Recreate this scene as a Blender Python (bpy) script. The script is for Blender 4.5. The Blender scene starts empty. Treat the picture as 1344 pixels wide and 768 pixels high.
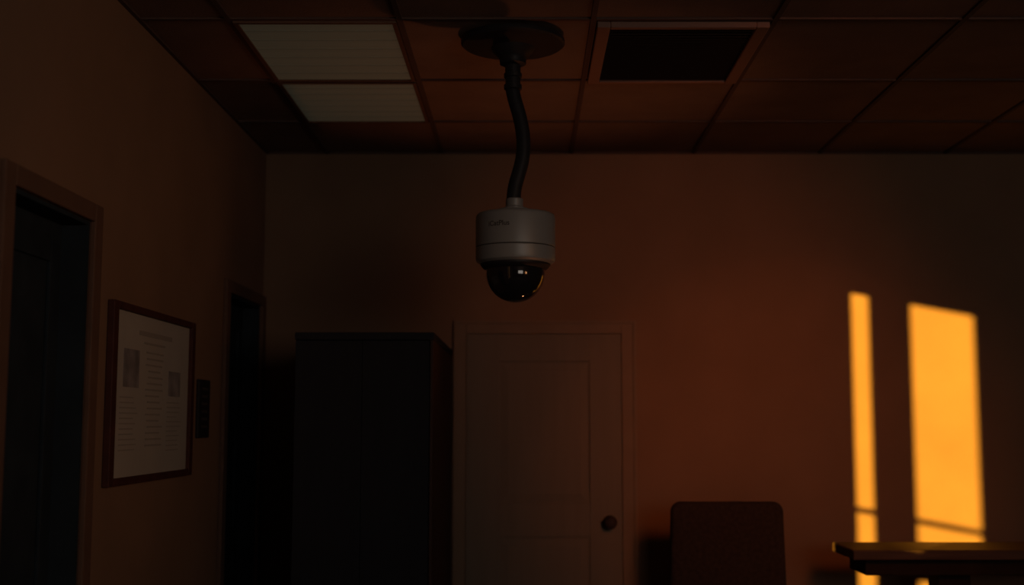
import bpy, bmesh, math
from mathutils import Vector, Matrix

scene = bpy.context.scene
scene.view_settings.view_transform = 'Standard'
scene.view_settings.look = 'None'

# ---------------------------------------------------------------- materials
def mat(name, col, rough=0.6, metal=0.0, noise=0.0, scale=8.0, bump=0.0, bscale=60.0, spec=0.4, coat=0.0, emis=None, estr=0.0, stretch=(1,1,1)):
    m = bpy.data.materials.new(name); m.use_nodes = True
    nt = m.node_tree; b = nt.nodes['Principled BSDF']
    b.inputs['Roughness'].default_value = rough
    b.inputs['Metallic'].default_value = metal
    b.inputs['Specular IOR Level'].default_value = spec
    b.inputs['Coat Weight'].default_value = coat
    b.inputs['Base Color'].default_value = (*col, 1)
    tc = nt.nodes.new('ShaderNodeTexCoord')
    mp = nt.nodes.new('ShaderNodeMapping'); mp.inputs['Scale'].default_value = stretch
    nt.links.new(tc.outputs['Object'], mp.inputs['Vector'])
    n = nt.nodes.new('ShaderNodeTexNoise'); n.inputs['Scale'].default_value = scale
    n.inputs['Detail'].default_value = 6
    nt.links.new(mp.outputs['Vector'], n.inputs['Vector'])
    r = nt.nodes.new('ShaderNodeValToRGB')
    r.color_ramp.elements[0].position = 0.3; r.color_ramp.elements[1].position = 0.7
    r.color_ramp.elements[0].color = (*[c*(1-noise) for c in col], 1)
    r.color_ramp.elements[1].color = (*[min(1, c*(1+noise)) for c in col], 1)
    nt.links.new(n.outputs['Fac'], r.inputs['Fac'])
    nt.links.new(r.outputs['Color'], b.inputs['Base Color'])
    if bump > 0:
        n2 = nt.nodes.new('ShaderNodeTexNoise'); n2.inputs['Scale'].default_value = bscale
        n2.inputs['Detail'].default_value = 4
        nt.links.new(mp.outputs['Vector'], n2.inputs['Vector'])
        bp = nt.nodes.new('ShaderNodeBump'); bp.inputs['Strength'].default_value = bump
        bp.inputs['Distance'].default_value = 0.004
        nt.links.new(n2.outputs['Fac'], bp.inputs['Height'])
        nt.links.new(bp.outputs['Normal'], b.inputs['Normal'])
    if emis:
        b.inputs['Emission Color'].default_value = (*emis, 1)
        b.inputs['Emission Strength'].default_value = estr
    return m

M_wall   = mat('wall_paint', (0.20, 0.120, 0.078), 0.85, noise=0.08, scale=2.5, bump=0.2, bscale=90, spec=0.1)
M_tile   = mat('ceiling_tile', (0.175, 0.118, 0.095), 0.95, noise=0.10, scale=5, bump=0.5, bscale=140, spec=0.05)
M_grid   = mat('grid_metal', (0.085, 0.055, 0.046), 0.8, noise=0.05, spec=0.1)
M_floor  = mat('floor_carpet', (0.06, 0.045, 0.04), 0.95, noise=0.3, scale=40, bump=0.6, bscale=200)
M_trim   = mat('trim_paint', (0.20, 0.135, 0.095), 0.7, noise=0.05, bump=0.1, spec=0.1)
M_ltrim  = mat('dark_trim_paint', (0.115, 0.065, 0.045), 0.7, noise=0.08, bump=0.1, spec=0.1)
M_door   = mat('door_paint', (0.175, 0.138, 0.108), 0.85, noise=0.04, scale=4, bump=0.05, bscale=30, stretch=(6, 6, 0.6), spec=0.05)
M_doorway  = mat('doorway_dark', (0.018, 0.025, 0.032), 0.8, noise=0.2, spec=0.05)  # darkness of the rooms behind, put into the leaf and jamb color
M_cab    = mat('black_laminate', (0.022, 0.022, 0.026), 0.85, noise=0.06, scale=6, stretch=(6, 6, 0.5), spec=0.04)
M_cabside= mat('dark_wood_side', (0.05, 0.029, 0.024), 0.8, noise=0.15, scale=6, stretch=(6, 6, 0.5), spec=0.04)
M_brass  = mat('aged_metal', (0.035, 0.018, 0.013), 0.7, metal=0.2, noise=0.1)
M_frame  = mat('poster_frame_wood', (0.055, 0.019, 0.014), 0.6, noise=0.2, scale=20, spec=0.15)
M_paper  = mat('poster_paper', (0.34, 0.32, 0.285), 0.8, noise=0.05, scale=5)
M_ink    = mat('poster_ink', (0.25, 0.23, 0.205), 0.8)
M_pic    = mat('poster_picture', (0.19, 0.175, 0.175), 0.8, noise=0.35, scale=14)
M_sign   = mat('black_plastic', (0.018, 0.017, 0.019), 0.6, noise=0.1, spec=0.1)
M_signt  = mat('grey_print', (0.045, 0.035, 0.03), 0.6)
M_shell  = mat('camera_shell', (0.235, 0.235, 0.23), 0.42, metal=0.15, noise=0.03, scale=10, spec=0.35)
M_shell2 = mat('camera_logo', (0.045, 0.04, 0.038), 0.5)
M_seam   = mat('camera_seam', (0.03, 0.028, 0.025), 0.6)
M_black  = mat('black_metal', (0.018, 0.016, 0.017), 0.5, noise=0.1, spec=0.2)
M_rubber = mat('black_conduit', (0.016, 0.015, 0.017), 0.55, noise=0.15, scale=30, bump=0.2, spec=0.2)
M_dome   = mat('smoked_dome', (0.010, 0.010, 0.012), 0.08, spec=0.5, coat=0.3)
M_diff   = mat('light_diffuser', (0.21, 0.225, 0.175), 0.7, noise=0.06, scale=3, stretch=(0.5, 14, 1), emis=(0.8, 0.77, 0.52), estr=0.013)
M_rib    = mat('diffuser_rib', (0.18, 0.195, 0.15), 0.7, emis=(0.8, 0.77, 0.52), estr=0.010)
M_vframe = mat('vent_frame', (0.20, 0.115, 0.09), 0.7, spec=0.1)
M_vent   = mat('vent_dark', (0.045, 0.026, 0.020), 0.8)
M_slat   = mat('vent_slat', (0.07, 0.04, 0.03), 0.8, spec=0.1)
M_chair  = mat('chair_fabric', (0.034, 0.023, 0.019), 0.95, noise=0.2, scale=60, bump=0.6, bscale=250, spec=0.05)
M_plast  = mat('chair_plastic', (0.015, 0.012, 0.012), 0.6, spec=0.1)
M_table  = mat('table_wood', (0.06, 0.034, 0.024), 0.6, noise=0.3, scale=7, stretch=(0.6, 8, 8), bump=0.1, spec=0.15)
M_tleg   = mat('table_leg', (0.022, 0.014, 0.011), 0.8, noise=0.2, spec=0.04)

# ---------------------------------------------------------------- helpers
def empty(name, loc=(0, 0, 0)):
    e = bpy.data.objects.new(name, None); e.empty_display_size = 0.1
    e.location = loc; scene.collection.objects.link(e); return e

def finish(name, bm, m, parent=None, bevel=0, seg=2, smooth=False):
    bmesh.ops.recalc_face_normals(bm, faces=bm.faces[:])
    me = bpy.data.meshes.new(name); bm.to_mesh(me); bm.free()
    ob = bpy.data.objects.new(name, me); scene.collection.objects.link(ob)
    if isinstance(m, (list, tuple)):
        for k in m: me.materials.append(k)
    else: me.materials.append(m)
    if smooth:
        for p in me.polygons: p.use_smooth = True
    if bevel > 0:
        b = ob.modifiers.new('bevel', 'BEVEL'); b.width = bevel; b.segments = seg
        b.limit_method = 'ANGLE'; b.angle_limit = math.radians(40)
    if parent is not None:
        ob.parent = parent
        ob.matrix_parent_inverse = Matrix.Translation(-Vector(parent.location))
    return ob

def addbox(bm, a, b, mi=0):
    x0, y0, z0 = [min(a[i], b[i]) for i in range(3)]
    x1, y1, z1 = [max(a[i], b[i]) for i in range(3)]
    vs = [bm.verts.new(v) for v in ((x0,y0,z0),(x1,y0,z0),(x1,y1,z0),(x0,y1,z0),(x0,y0,z1),(x1,y0,z1),(x1,y1,z1),(x0,y1,z1))]
    for f in ((0,3,2,1),(4,5,6,7),(0,1,5,4),(1,2,6,5),(2,3,7,6),(3,0,4,7)):
        fc = bm.faces.new([vs[i] for i in f]); fc.material_index = mi

def boxes(name, lst, m, parent=None, bevel=0, seg=2):
    bm = bmesh.new()
    for l in lst: addbox(bm, *l)
    return finish(name, bm, m, parent, bevel, seg)

def lathe(name, prof, c, m, parent=None, n=64, smooth=True, bevel=0):
    bm = bmesh.new(); rings = []
    for r, z in prof:
        if r < 1e-5: rings.append([bm.verts.new((c[0], c[1], z))])
        else: rings.append([bm.verts.new((c[0]+r*math.cos(2*math.pi*i/n), c[1]+r*math.sin(2*math.pi*i/n), z)) for i in range(n)])
    for a, b in zip(rings, rings[1:]):
        for i in range(n):
            j = (i+1) % n
            if len(a) == 1 and len(b) == 1: continue
            if len(a) == 1: bm.faces.new((a[0], b[i], b[j]))
            elif len(b) == 1: bm.faces.new((a[i], a[j], b[0]))
            else: bm.faces.new((a[i], a[j], b[j], b[i]))
    if len(rings[0]) > 1: bm.faces.new(rings[0])
    if len(rings[-1]) > 1: bm.faces.new(rings[-1])
    ob = finish(name, bm, m, parent, bevel, smooth=False)
    if smooth:
        for p in ob.data.polygons: p.use_smooth = True
        md = ob.modifiers.new('es', 'EDGE_SPLIT'); md.split_angle = math.radians(35)
    return ob

def tube(name, pts, r, m, parent=None):
    cu = bpy.data.curves.new(name, 'CURVE'); cu.dimensions = '3D'
    sp = cu.splines.new('NURBS'); sp.points.add(len(pts)-1)
    for p, q in zip(sp.points, pts): p.co = (*q, 1)
    sp.use_endpoint_u = True; sp.order_u = 4
    cu.bevel_depth = r; cu.bevel_resolution = 8; cu.resolution_u = 24; cu.use_fill_caps = True
    ob = bpy.data.objects.new(name+'_c', cu); scene.collection.objects.link(ob)
    dg = bpy.context.evaluated_depsgraph_get()
    me = bpy.data.meshes.new_from_object(ob.evaluated_get(dg))
    bpy.data.objects.remove(ob)
    o2 = bpy.data.objects.new(name, me); scene.collection.objects.link(o2)
    me.materials.clear(); me.materials.append(m)
    for p in me.polygons: p.use_smooth = True
    if parent is not None:
        o2.parent = parent; o2.matrix_parent_inverse = Matrix.Translation(-Vector(parent.location))
    return o2

# ---------------------------------------------------------------- room
XL, XR, YB, YF, H = -1.306, 2.95, 6.0, -1.6, 2.885
T = 0.12
W1 = (1.729-0.0286, 1.849); W2 = (0.991-0.0286, 1.433); WZ = (0.80, 2.742)
D1 = (3.03, 3.60); DZ1 = 2.147
D2 = (5.28, 5.925); DZ2 = 2.115

boxes('floor', [((XL-T, YF-T, -0.1), (XR+T, YB+T, 0))], M_floor)
boxes('wall_back', [((XL-T, YB, 0), (XR+T, YB+T, H+0.1))], M_wall)
boxes('wall_right', [((XR, YF, 0), (XR+T, YB, H+0.1))], M_wall)
boxes('wall_rear', [((XL-T, YF-T, 0), (XR+T, YF, H+0.1))], M_wall)
t = 0.02
boxes('wall_left', [
    ((XL-t, YF, 0), (XL, W2[0], H+0.1)),
    ((XL-t, W2[0], 0), (XL, W2[1], WZ[0])), ((XL-t, W2[0], WZ[1]), (XL, W2[1], H+0.1)),
    ((XL-t, W2[1], 0), (XL, W1[0], H+0.1)),
    ((XL-t, W1[0], 0), (XL, W1[1], WZ[0])), ((XL-t, W1[0], WZ[1]), (XL, W1[1], H+0.1)),
    ((XL-t, W1[1], 0), (XL, 2.5, H+0.1)),
    ((XL-T, 2.5, 0), (XL, D1[0], H+0.1)),
    ((XL-T, D1[0], DZ1), (XL, D1[1], H+0.1)),
    ((XL-T, D1[1], 0), (XL, D2[0], H+0.1)),
    ((XL-T, D2[0], DZ2), (XL, D2[1], H+0.1)),
    ((XL-T, D2[1], 0), (XL, YB, H+0.1)),
], M_wall)

for i, w in enumerate((W1, W2)):
    lst = [
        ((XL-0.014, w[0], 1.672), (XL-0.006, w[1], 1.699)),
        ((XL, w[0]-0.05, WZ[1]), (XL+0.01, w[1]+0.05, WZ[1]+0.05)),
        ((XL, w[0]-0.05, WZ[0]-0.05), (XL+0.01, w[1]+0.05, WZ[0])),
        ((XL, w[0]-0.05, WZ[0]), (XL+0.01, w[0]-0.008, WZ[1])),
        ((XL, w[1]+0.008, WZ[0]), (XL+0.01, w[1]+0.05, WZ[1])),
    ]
    if i == 1: lst.append(((XL-0.017, w[0], 1.40), (XL-0.003, w[1], 1.578)))   # unseen rail, added to keep the sun off the table front
    boxes('window_%d' % (i+1), lst, M_ltrim)

cols = [-1.0, -0.4276, 0.2214, 0.832, 1.462, 2.09, 2.70]
rows = [5.355, 4.69, 3.958, 3.27, 2.62, 1.97, 1.32, 0.67, 0.02, -0.63, -1.28]
boxes('ceiling', [((XL-T, YF-T, H+0.012), (XR+T, YB+T, H+0.1))], M_tile)
bars = []
for x in cols: bars.append(((x-0.009, YF, H+0.004), (x+0.009, YB, H+0.012)))
for y in rows: bars.append(((XL, y-0.008, H+0.005), (XR, y+0.008, H+0.012)))
bars += [((XL, YB-0.012, H+.004), (XR, YB, H+0.012)), ((XL, YF, H+.004), (XL+0.015, YB, H+0.012)), ((XR-0.02, YF, H+.004), (XR, YB, H+0.012))]
boxes('trim_1', bars, M_grid)

def light_panel(x0, x1, y0, y1):
    e = empty('ceiling_light_panel', ((x0+x1)/2, (y0+y1)/2, H))
    boxes('housing_frame', [((x0, y0, H-0.002), (x0+.014, y1, H+.012)), ((x1-.014, y0, H-0.002), (x1, y1, H+.012)),
        ((x0+.014, y0, H-0.002), (x1-.014, y0+.014, H+.012)), ((x0+.014, y1-.014, H-0.002), (x1-.014, y1, H+.012))], M_ltrim, e)
    boxes('diffuser', [((x0+.014, y0+.014, H+.004), (x1-.014, y1-.014, H+.012))], M_diff, e)
    n = 7; lst = []
    for i in range(1, n):
        y = y0 + (y1-y0)*i/n
        lst.append(((x0+.014, y-.006, H+.003), (x1-.014, y+.006, H+.004)))
    boxes('diffuser_ribs', lst, M_rib, e)
light_panel(-0.988, -0.440, 3.969, 4.679)
light_panel(-0.988, -0.440, 4.701, 5.344)

def vent(x0, x1, y0, y1):
    e = empty('ceiling_air_vent', ((x0+x1)/2, (y0+y1)/2, H))
    w = 0.045
    boxes('vent_frame', [((x0, y0, H-.012), (x0+w, y1, H+.012)), ((x1-w, y0, H-.012), (x1, y1, H+.012)),
        ((x0+w, y0, H-.012), (x1-w, y0+w*.6, H+.012)), ((x0+w, y1-w*.6, H-.012), (x1-w, y1, H+.012))], M_vframe, e, 0.004)
    boxes('vent_back', [((x0+w, y0+w*.6, H+.008), (x1-w, y1-w*.6, H+.012))], M_vent, e)
    bm = bmesh.new(); n = 22
    for i in range(n):
        y = y0+w*.6+.012+(y1-y0-w*1.2-.024)*i/(n-1)
        vs = [bm.verts.new(v) for v in ((x0+w, y-.008, H-.008), (x1-w, y-.008, H-.008), (x1-w, y+.006, H+.006), (x0+w, y+.006, H+.006))]
        bm.faces.new(vs)
    finish('louvers', bm, M_slat, e)
vent(0.236, 0.818, 3.985, 4.675)

boxes('baseboard_back', [((0.56, YB-.015, 0), (XR, YB, .1))], M_trim, bevel=.004)
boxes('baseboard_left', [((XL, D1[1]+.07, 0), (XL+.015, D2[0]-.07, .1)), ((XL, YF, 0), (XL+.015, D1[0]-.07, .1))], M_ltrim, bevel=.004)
boxes('baseboard_right', [((XR-.015, YF, 0), (XR, YB, .1))], M_trim, bevel=.004)

def side_door(idx, y0, y1, z1, cw, yend=None):
    e = empty('door_%d' % idx, (XL, (y0+y1)/2, 0))
    yr = y1+cw if yend is None else yend
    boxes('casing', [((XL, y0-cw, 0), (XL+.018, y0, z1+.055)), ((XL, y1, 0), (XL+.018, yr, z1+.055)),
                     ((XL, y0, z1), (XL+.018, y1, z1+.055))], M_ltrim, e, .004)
    boxes('jamb', [((XL-T, y0, 0), (XL, y0+.012, z1)), ((XL-T, y1-.012, 0), (XL, y1, z1)), ((XL-T, y0+.012, z1-.012), (XL, y1-.012, z1))], M_doorway, e)
    xa = XL-T
    lst = [((xa, y0+.012, 0.01), (xa+.03, y1-.012, z1-.012))]
    s = .075
    lst.append(((xa+.03, y0+.012, 0.01), (xa+.042, y0+.012+s, z1-.012)))
    lst.append(((xa+.03, y1-.012-s, 0.01), (xa+.042, y1-.012, z1-.012)))
    for (a, b) in ((.01, .22), (.95, 1.07), (z1-.13, z1-.012)):
        lst.append(((xa+.03, y0+.012+s, a), (xa+.042, y1-.012-s, b)))
    boxes('leaf', lst, M_doorway, e, .003)  # closed leaf, near-black in place of the dark room beyond
    bm = bmesh.new()
    bmesh.ops.create_uvsphere(bm, u_segments=20, v_segments=12, radius=.026, matrix=Matrix.Translation((xa+.09, y0+.06, 1.02)))
    bmesh.ops.create_cone(bm, cap_ends=True, segments=16, radius1=.011, radius2=.011, depth=.05, matrix=Matrix.Translation((xa+.065, y0+.06, 1.02)) @ Matrix.Rotation(math.pi/2, 4, 'Y'))
    finish('knob', bm, M_black, e, smooth=True)
side_door(1, D1[0], D1[1], DZ1, .065)
side_door(2, D2[0], D2[1], DZ2, .065, yend=YB-.001)

e = empty('door_3', (0.08, YB, 0))
dx0, dx1, dz = -0.300, 0.462, 1.985
boxes('casing', [((dx0-.062, YB-.022, 0), (dx0, YB, dz+.065)), ((dx1, YB-.022, 0), (dx1+.072, YB, dz+.065)), ((dx0, YB-.022, dz), (dx1, YB, dz+.065)),
    ((dx0-.062, YB-.028, 0), (dx0-.045, YB-.022, dz+.065)), ((dx1+.055, YB-.028, 0), (dx1+.072, YB-.022, dz+.065)), ((dx0-.045, YB-.028, dz+.048), (dx1+.055, YB-.022, dz+.065))], M_trim, e, .004)
px0, px1 = -0.139, 0.305
yf = YB-.016; yb = YB-.004
leaf = [((dx0+.002, yb, .008), (dx1-.002, YB-.001, dz-.002)),
        ((dx0+.002, yf, .008), (px0, yb, dz-.002)), ((px1, yf, .008), (dx1-.002, yb, dz-.002)),
        ((px0, yf, 1.85), (px1, yb, dz-.002)), ((px0, yf, 1.0), (px1, yb, 1.16)), ((px0, yf, .008), (px1, yb, .22))]
boxes('leaf', leaf, M_door, e, .003)
for nm, za, zb in (('panel_upper', 1.16, 1.85), ('panel_lower', .22, 1.0)):
    bm = bmesh.new(); g = .035
    o = [(px0+.012, za+.012), (px1-.012, za+.012), (px1-.012, zb-.012), (px0+.012, zb-.012)]
    i_ = [(px0+.012+g, za+.012+g), (px1-.012-g, za+.012+g), (px1-.012-g, zb-.012-g), (px0+.012+g, zb-.012-g)]
    vo = [bm.verts.new((a, yb-.0005, b)) for a, b in o]; vi = [bm.verts.new((a, yf+.003, b)) for a, b in i_]
    for k in range(4): bm.faces.new((vo[k], vo[(k+1) % 4], vi[(k+1) % 4], vi[k]))
    bm.faces.new(vi)
    finish(nm, bm, M_door, e)
bm = bmesh.new()
R = Matrix.Rotation(math.pi/2, 4, 'X')
bmesh.ops.create_cone(bm, cap_ends=True, segments=28, radius1=.032, radius2=.030, depth=.008, matrix=Matrix.Translation((.40, yf-.004, 1.073)) @ R)
bmesh.ops.create_cone(bm, cap_ends=True, segments=20, radius1=.012, radius2=.012, depth=.04, matrix=Matrix.Translation((.40, yf-.024, 1.073)) @ R)
bmesh.ops.create_uvsphere(bm, u_segments=28, v_segments=16, radius=.032, matrix=Matrix.Translation((.40, yf-.055, 1.073)) @ Matrix.Diagonal((1, .75, 1, 1)))
finish('knob', bm, M_brass, e, smooth=True)

# ---------------------------------------------------------------- storage cabinet
cx0, cx1, cy0, cy1, cz = -0.916, -0.370, 4.80, 5.975, 1.905
e = empty('storage_cabinet', ((cx0+cx1)/2, (cy0+cy1)/2, 0))
boxes('carcass', [((cx0, cy0+.022, .07), (cx1-.012, cy1, cz-.03))], M_cab, e, .003)
boxes('side_panel', [((cx1-.012, cy0+.0, .0), (cx1, cy1, cz-.03))], M_cabside, e, .002)
boxes('top_panel', [((cx0-.0, cy0-.006, cz-.03), (cx1+.004, cy1, cz))], M_cab, e, .004)
boxes('plinth', [((cx0+.01, cy0+.05, 0), (cx1-.02, cy1-.01, .07))], M_cab, e)
cm = (cx0+cx1-.012)/2
boxes('doors', [((cx0+.003, cy0, .075), (cm-.001, cy0+.021, cz-.034)), ((cm+.001, cy0, .075), (cx1-.015, cy0+.021, cz-.034))], M_cab, e, .001)
boxes('handles', [((cm-.03, cy0-.022, .75), (cm-.02, cy0-.012, .93)), ((cm+.02, cy0-.022, .75), (cm+.03, cy0-.012, .93)),
    ((cm-.03, cy0-.014, .76), (cm-.02, cy0, .77)), ((cm-.03, cy0-.014, .91), (cm-.02, cy0, .92)),
    ((cm+.02, cy0-.014, .76), (cm+.03, cy0, .77)), ((cm+.02, cy0-.014, .91), (cm+.03, cy0, .92))], M_black, e, .002)

# ---------------------------------------------------------------- framed poster
py0, py1, pz0, pz1 = 3.775, 4.71, 1.352, 1.933
e = empty('framed_poster', (XL, (py0+py1)/2, (pz0+pz1)/2))
fw, fz = .045, .024
boxes('frame', [((XL+.001, py0, pz0), (XL+.024, py0+fw, pz1)), ((XL+.001, py1-fw, pz0), (XL+.024, py1, pz1)),
    ((XL+.001, py0+fw, pz0), (XL+.024, py1-fw, pz0+fz)), ((XL+.001, py0+fw, pz1-fz), (XL+.024, py1-fw, pz1))], M_frame, e, .003)
boxes('paper', [((XL+.001, py0+fw, pz0+fz), (XL+.010, py1-fw, pz1-fz))], M_paper, e)
xa, xb = XL+.010, XL+.0108
def P(y0, y1, z0, z1): return ((xa, y0, z0), (xb, y1, z1))
boxes('pictures', [P(3.915, 4.075, 1.665, 1.79), P(4.41, 4.56, 1.645, 1.735)], M_pic, e)
import random
random.seed(4)
lines = [P(4.06, 4.44, 1.842, 1.858), P(4.12, 4.36, 1.815, 1.822)]
z = 1.785
while z > 1.46:
    a = random.uniform(0, .04); b = random.uniform(0, .05)
    lines.append(P(4.14+a, 4.35-b, z, z+.006)); z -= .021
for (ya, yb2, zt) in ((3.89, 4.09, 1.63), (4.40, 4.58, 1.62)):
    z = zt
    while z > 1.45:
        lines.append(P(ya, yb2-random.uniform(0, .07), z, z+.004)); z -= .017
boxes('printed_text', lines, M_ink, e)

e = empty('wall_sign', (XL, 4.90, 1.6))
boxes('plate', [((XL+.001, 4.82, 1.49), (XL+.014, 4.985, 1.722))], M_sign, e, .004)
boxes('lettering', [((XL+.014, 4.86, 1.68-i*.03), (XL+.0146, 4.945, 1.69-i*.03)) for i in range(6)], M_signt, e)

# ---------------------------------------------------------------- security camera
sx, sy = -0.050, 4.14
c = (sx, sy)
e = empty('security_camera', (sx, sy, H))
lathe('ceiling_flange', [(.0, H-.004), (.178, H-.004), (.181, H-.010), (.181, H-.020), (.174, H-.026), (.10, H-.032), (.080, H-.036), (.0, H-.036)][::-1], c, M_black, e)
lathe('hub', [(.0, H-.034), (.078, H-.034), (.070, H-.050), (.052, H-.066), (.046, H-.078), (.046, H-.092), (.034, H-.098), (.0, H-.098)], c, M_black, e)
lathe('collar', [(.0, H-.096), (.027, H-.096), (.027, H-.125), (.031, H-.127), (.031, H-.140), (.026, H-.142), (.026, H-.165), (.031, H-.167), (.031, H-.182), (.024, H-.186), (.0, H-.186)], c, M_black, e)
tube('flexible_arm', [(sx-.002, sy, 2.72), (sx-.002, sy, 2.69), (sx+.022, sy, 2.62), (sx+.038, sy, 2.54), (sx+.038, sy, 2.46), (sx+.014, sy, 2.385), (sx+.002, sy, 2.34), (sx+.004, sy, 2.30)], .0245, M_rubber, e)
lathe('neck', [(.0, 2.318), (.026, 2.318), (.030, 2.314), (.030, 2.290), (.034, 2.286), (.034, 2.282), (.052, 2.280), (.054, 2.276), (.054, 2.262), (.0, 2.262)], (sx+.006, sy), M_shell, e)
c2 = (sx+.010, sy)
lathe('body_shell', [(.0, 2.264), (.118, 2.264), (.128, 2.262), (.134, 2.257), (.1365, 2.249), (.1365, 2.149), (.135, 2.147)], c2, M_shell, e, n=96)
lathe('seam', [(.0, 2.148), (.133, 2.148), (.133, 2.143), (.0, 2.143)], c2, M_seam, e)
lathe('lower_ring', [(.0, 2.144), (.135, 2.144), (.1365, 2.142), (.1365, 2.106), (.134, 2.098), (.126, 2.092), (.117, 2.089), (.0, 2.089)], c2, M_shell, e, n=96)
lathe('dome_bezel', [(.0, 2.092), (.119, 2.092), (.119, 2.084), (.110, 2.074), (.100, 2.071), (.0, 2.071)], c2, M_black, e)
prof = [(.0, 2.075), (.099, 2.075)]
for i in range(0, 19):
    a = math.radians(i*5)
    prof.append((.100*math.cos(a), 2.058-.100*math.sin(a)))
lathe('dome_cover', prof, c2, M_dome, e, n=96)
cu = bpy.data.curves.new('logo', 'FONT'); cu.body = 'iCatPlus'; cu.size = .024; cu.extrude = 0; cu.offset = 0.0004
to = bpy.data.objects.new('logo_c', cu); scene.collection.objects.link(to)
me = bpy.data.meshes.new_from_object(to.evaluated_get(bpy.context.evaluated_depsgraph_get()))
bpy.data.objects.remove(to)
for v in me.vertices:
    ang = (v.co.x-.098)/.1372
    v.co = Vector((c2[0]+.1370*math.sin(ang), c2[1]-.1370*math.cos(ang), 2.205+v.co.y))
me.materials.clear(); me.materials.append(M_shell2)
lo = bpy.data.objects.new('logo_lettering', me); scene.collection.objects.link(lo)
lo.parent = e; lo.matrix_parent_inverse = Matrix.Translation(-Vector(e.location))

# ---------------------------------------------------------------- office chair (faces the room)
chx, chy = 0.882, 5.24
e = empty('office_chair', (chx, chy, 0))
def cushion(name, w, d, h, loc, rx, m):
    bm = bmesh.new(); bmesh.ops.create_cube(bm, size=1)
    bmesh.ops.subdivide_edges(bm, edges=bm.edges[:], cuts=7, use_grid_fill=True)
    for v in bm.verts:
        x, y, z = v.co
        v.co.x = x*w; v.co.y = y*d; v.co.z = z*h
    bm.transform(Matrix.Translation(loc) @ Matrix.Rotation(rx, 4, 'X'))
    ob = finish(name, bm, m, e, smooth=True)
    s = ob.modifiers.new('sub', 'SUBSURF'); s.levels = 1; s.render_levels = 2
    return ob
bm = bmesh.new(); w2, zb_, zt_, rr = .260, .60, 1.203, .045
out = []
for cxx, czz, a0 in ((w2-rr-.012, zt_-rr, 0), (-w2+rr+.012, zt_-rr, 90), (-w2+rr, zb_+rr, 180), (w2-rr, zb_+rr, 270)):
    for k in range(9):
        a = math.radians(a0+k*90/8); out.append((cxx+rr*math.cos(a), czz+rr*math.sin(a)))
yf_, yb_ = chy+.195, chy+.255
va = [bm.verts.new((chx+x, yf_, z)) for x, z in out]; vb = [bm.verts.new((chx+x, yb_, z)) for x, z in out]
bm.faces.new(va); bm.faces.new(vb[::-1])
for k in range(len(out)):
    j = (k+1) % len(out); bm.faces.new((va[k], vb[k], vb[j], va[j]))
finish('backrest', bm, M_chair, e, .02, 5)
boxes('back_support', [((chx-.04, chy+.256, .40), (chx+.04, chy+.28, .95))], M_plast, e, .008)
boxes('seat_bracket', [((chx-.04, chy-.05, .40), (chx+.04, chy+.256, .43))], M_plast, e, .005)
cushion('seat', .50, .48, .09, (chx, chy-.06, .475), 0, M_chair)
lathe('gas_lift', [(0, .42), (.022, .42), (.022, .25), (.03, .25), (.03, .08), (0, .08)], (chx, chy), M_plast, e, n=24)
bm = bmesh.new()
for k in range(5):
    a = math.radians(72*k+18); M4 = Matrix.Translation((chx, chy, 0)) @ Matrix.Rotation(a, 4, 'Z')
    b2 = bmesh.new(); addbox(b2, (0.02, -.02, .07), (.27, .02, .10))
    b2.transform(M4); tmp = bpy.data.meshes.new('t'); b2.to_mesh(tmp); bm.from_mesh(tmp); b2.free()
    bmesh.ops.create_cone(bm, cap_ends=True, segments=18, radius1=.033, radius2=.033, depth=.03, matrix=M4 @ Matrix.Translation((.26, 0, .034)) @ Matrix.Rotation(math.pi/2, 4, 'X'))
finish('star_base', bm, M_plast, e)

# ---------------------------------------------------------------- high table
e = empty('bar_table', (2.1, 5.4, 0))
tz = 1.014
boxes('tabletop', [((1.378, 5.24, tz-.042), (2.80, 5.60, tz))], M_table, e, .006)
boxes('apron', [((1.44, 5.29, tz-.112), (2.72, 5.55, tz-.042))], M_tleg, e, .006)
boxes('pedestal_legs', [((1.77, 5.35, .03), (1.91, 5.49, tz-.112)), ((2.45, 5.35, .03), (2.59, 5.49, tz-.112))], M_tleg, e, .006)
boxes('feet', [((1.74, 5.20, 0), (1.94, 5.64, .04)), ((2.42, 5.20, 0), (2.62, 5.64, .04))], M_tleg, e, .006)

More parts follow.
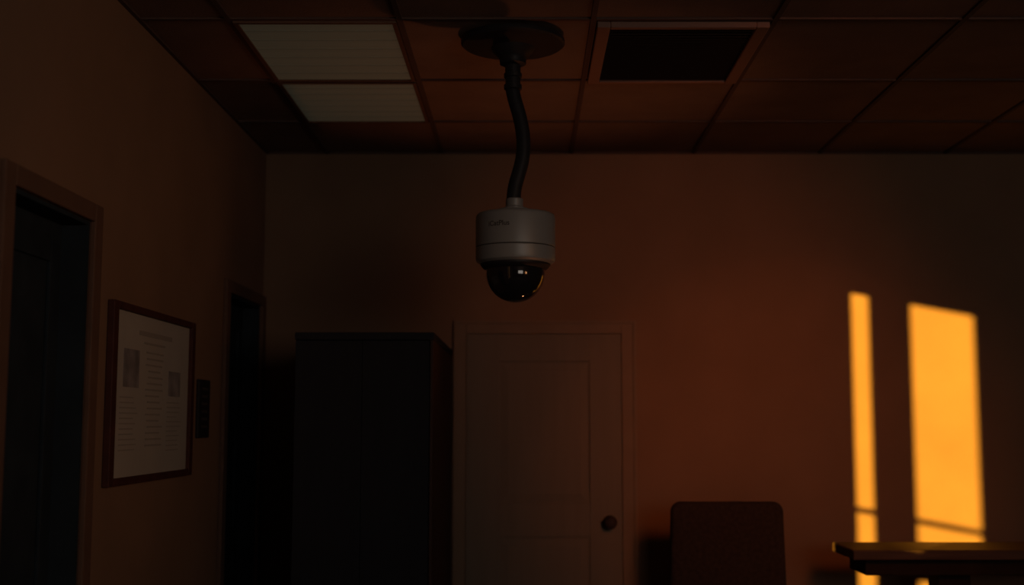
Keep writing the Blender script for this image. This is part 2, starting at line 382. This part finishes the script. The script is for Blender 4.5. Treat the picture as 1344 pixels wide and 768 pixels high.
# ---------------------------------------------------------------- lights
def aim(ob, d): ob.rotation_euler = Vector(d).to_track_quat('-Z', 'Y').to_euler()
def light(name, kind, loc, d, energy, col, **kw):
    l = bpy.data.lights.new(name, kind); l.energy = energy; l.color = col
    for k, v in kw.items(): setattr(l, k, v)
    o = bpy.data.objects.new(name, l); o.location = loc; scene.collection.objects.link(o); aim(o, d); return o
light('sun_light', 'SUN', (-6, -5, 4), (0.7, 1, -0.133), 22, (1, .55, .055), angle=math.radians(.45))
p = Vector((1.9, -1.2, 2.0)); tgt = Vector((-0.9, 5, 1.7))
light('room_fill', 'AREA', p, tgt-p, 23, (1, .86, .74), shape='RECTANGLE', size=1.8, size_y=1.2)  # added ambient fill from behind the camera, not a lamp of the room
p = Vector((1.5, 1.6, 2.6)); tgt = Vector((.72, 6, 2.1))
light('wall_glow_fill', 'SPOT', p, tgt-p, 85, (1, .24, .07), spot_size=math.radians(34), spot_blend=1.0, shadow_soft_size=.3)  # added spot, upper part of the warm glow on the back wall
p = Vector((1.5, 1.6, 2.6)); tgt = Vector((1.22, 6, 1.25))
light('wall_glow_fill', 'SPOT', p, tgt-p, 125, (1, .25, .07), spot_size=math.radians(36), spot_blend=1.0, shadow_soft_size=.3)  # second added spot, carries the wall glow down to the right
p = Vector((.55, 4.9, .35)); tgt = Vector((0.0, 4.75, H))
light('ceiling_glow_fill', 'SPOT', p, tgt-p, 29, (1, .32, .12), spot_size=math.radians(54), spot_blend=1.0, shadow_soft_size=.03)  # unseen spot below the view, added to warm the ceiling
p = Vector((2.4, 1.3, 1.9)); tgt = Vector((-1.3, 3.9, 2.0))
light('left_wall_fill', 'SPOT', p, tgt-p, 42, (1, .42, .16), spot_size=math.radians(40), spot_blend=1.0, shadow_soft_size=.3)  # added warm fill to brighten the left wall, no fixture there

w = bpy.data.worlds.new('World'); scene.world = w; w.use_nodes = True
w.node_tree.nodes['Background'].inputs[0].default_value = (1, .45, .15, 1)
w.node_tree.nodes['Background'].inputs[1].default_value = .3

# ---------------------------------------------------------------- camera
cd = bpy.data.cameras.new('camera'); cam = bpy.data.objects.new('camera', cd); scene.collection.objects.link(cam)
cam.location = (0, 0, 1.55); cam.rotation_euler = (math.radians(96.1), 0, 0)
cd.sensor_width = 36; cd.lens = 36*1600/1344; cd.shift_x = -20/1344
cd.clip_start = .01
cd.dof.use_dof = True; cd.dof.focus_distance = 4.1; cd.dof.aperture_fstop = 1.4
scene.camera = cam
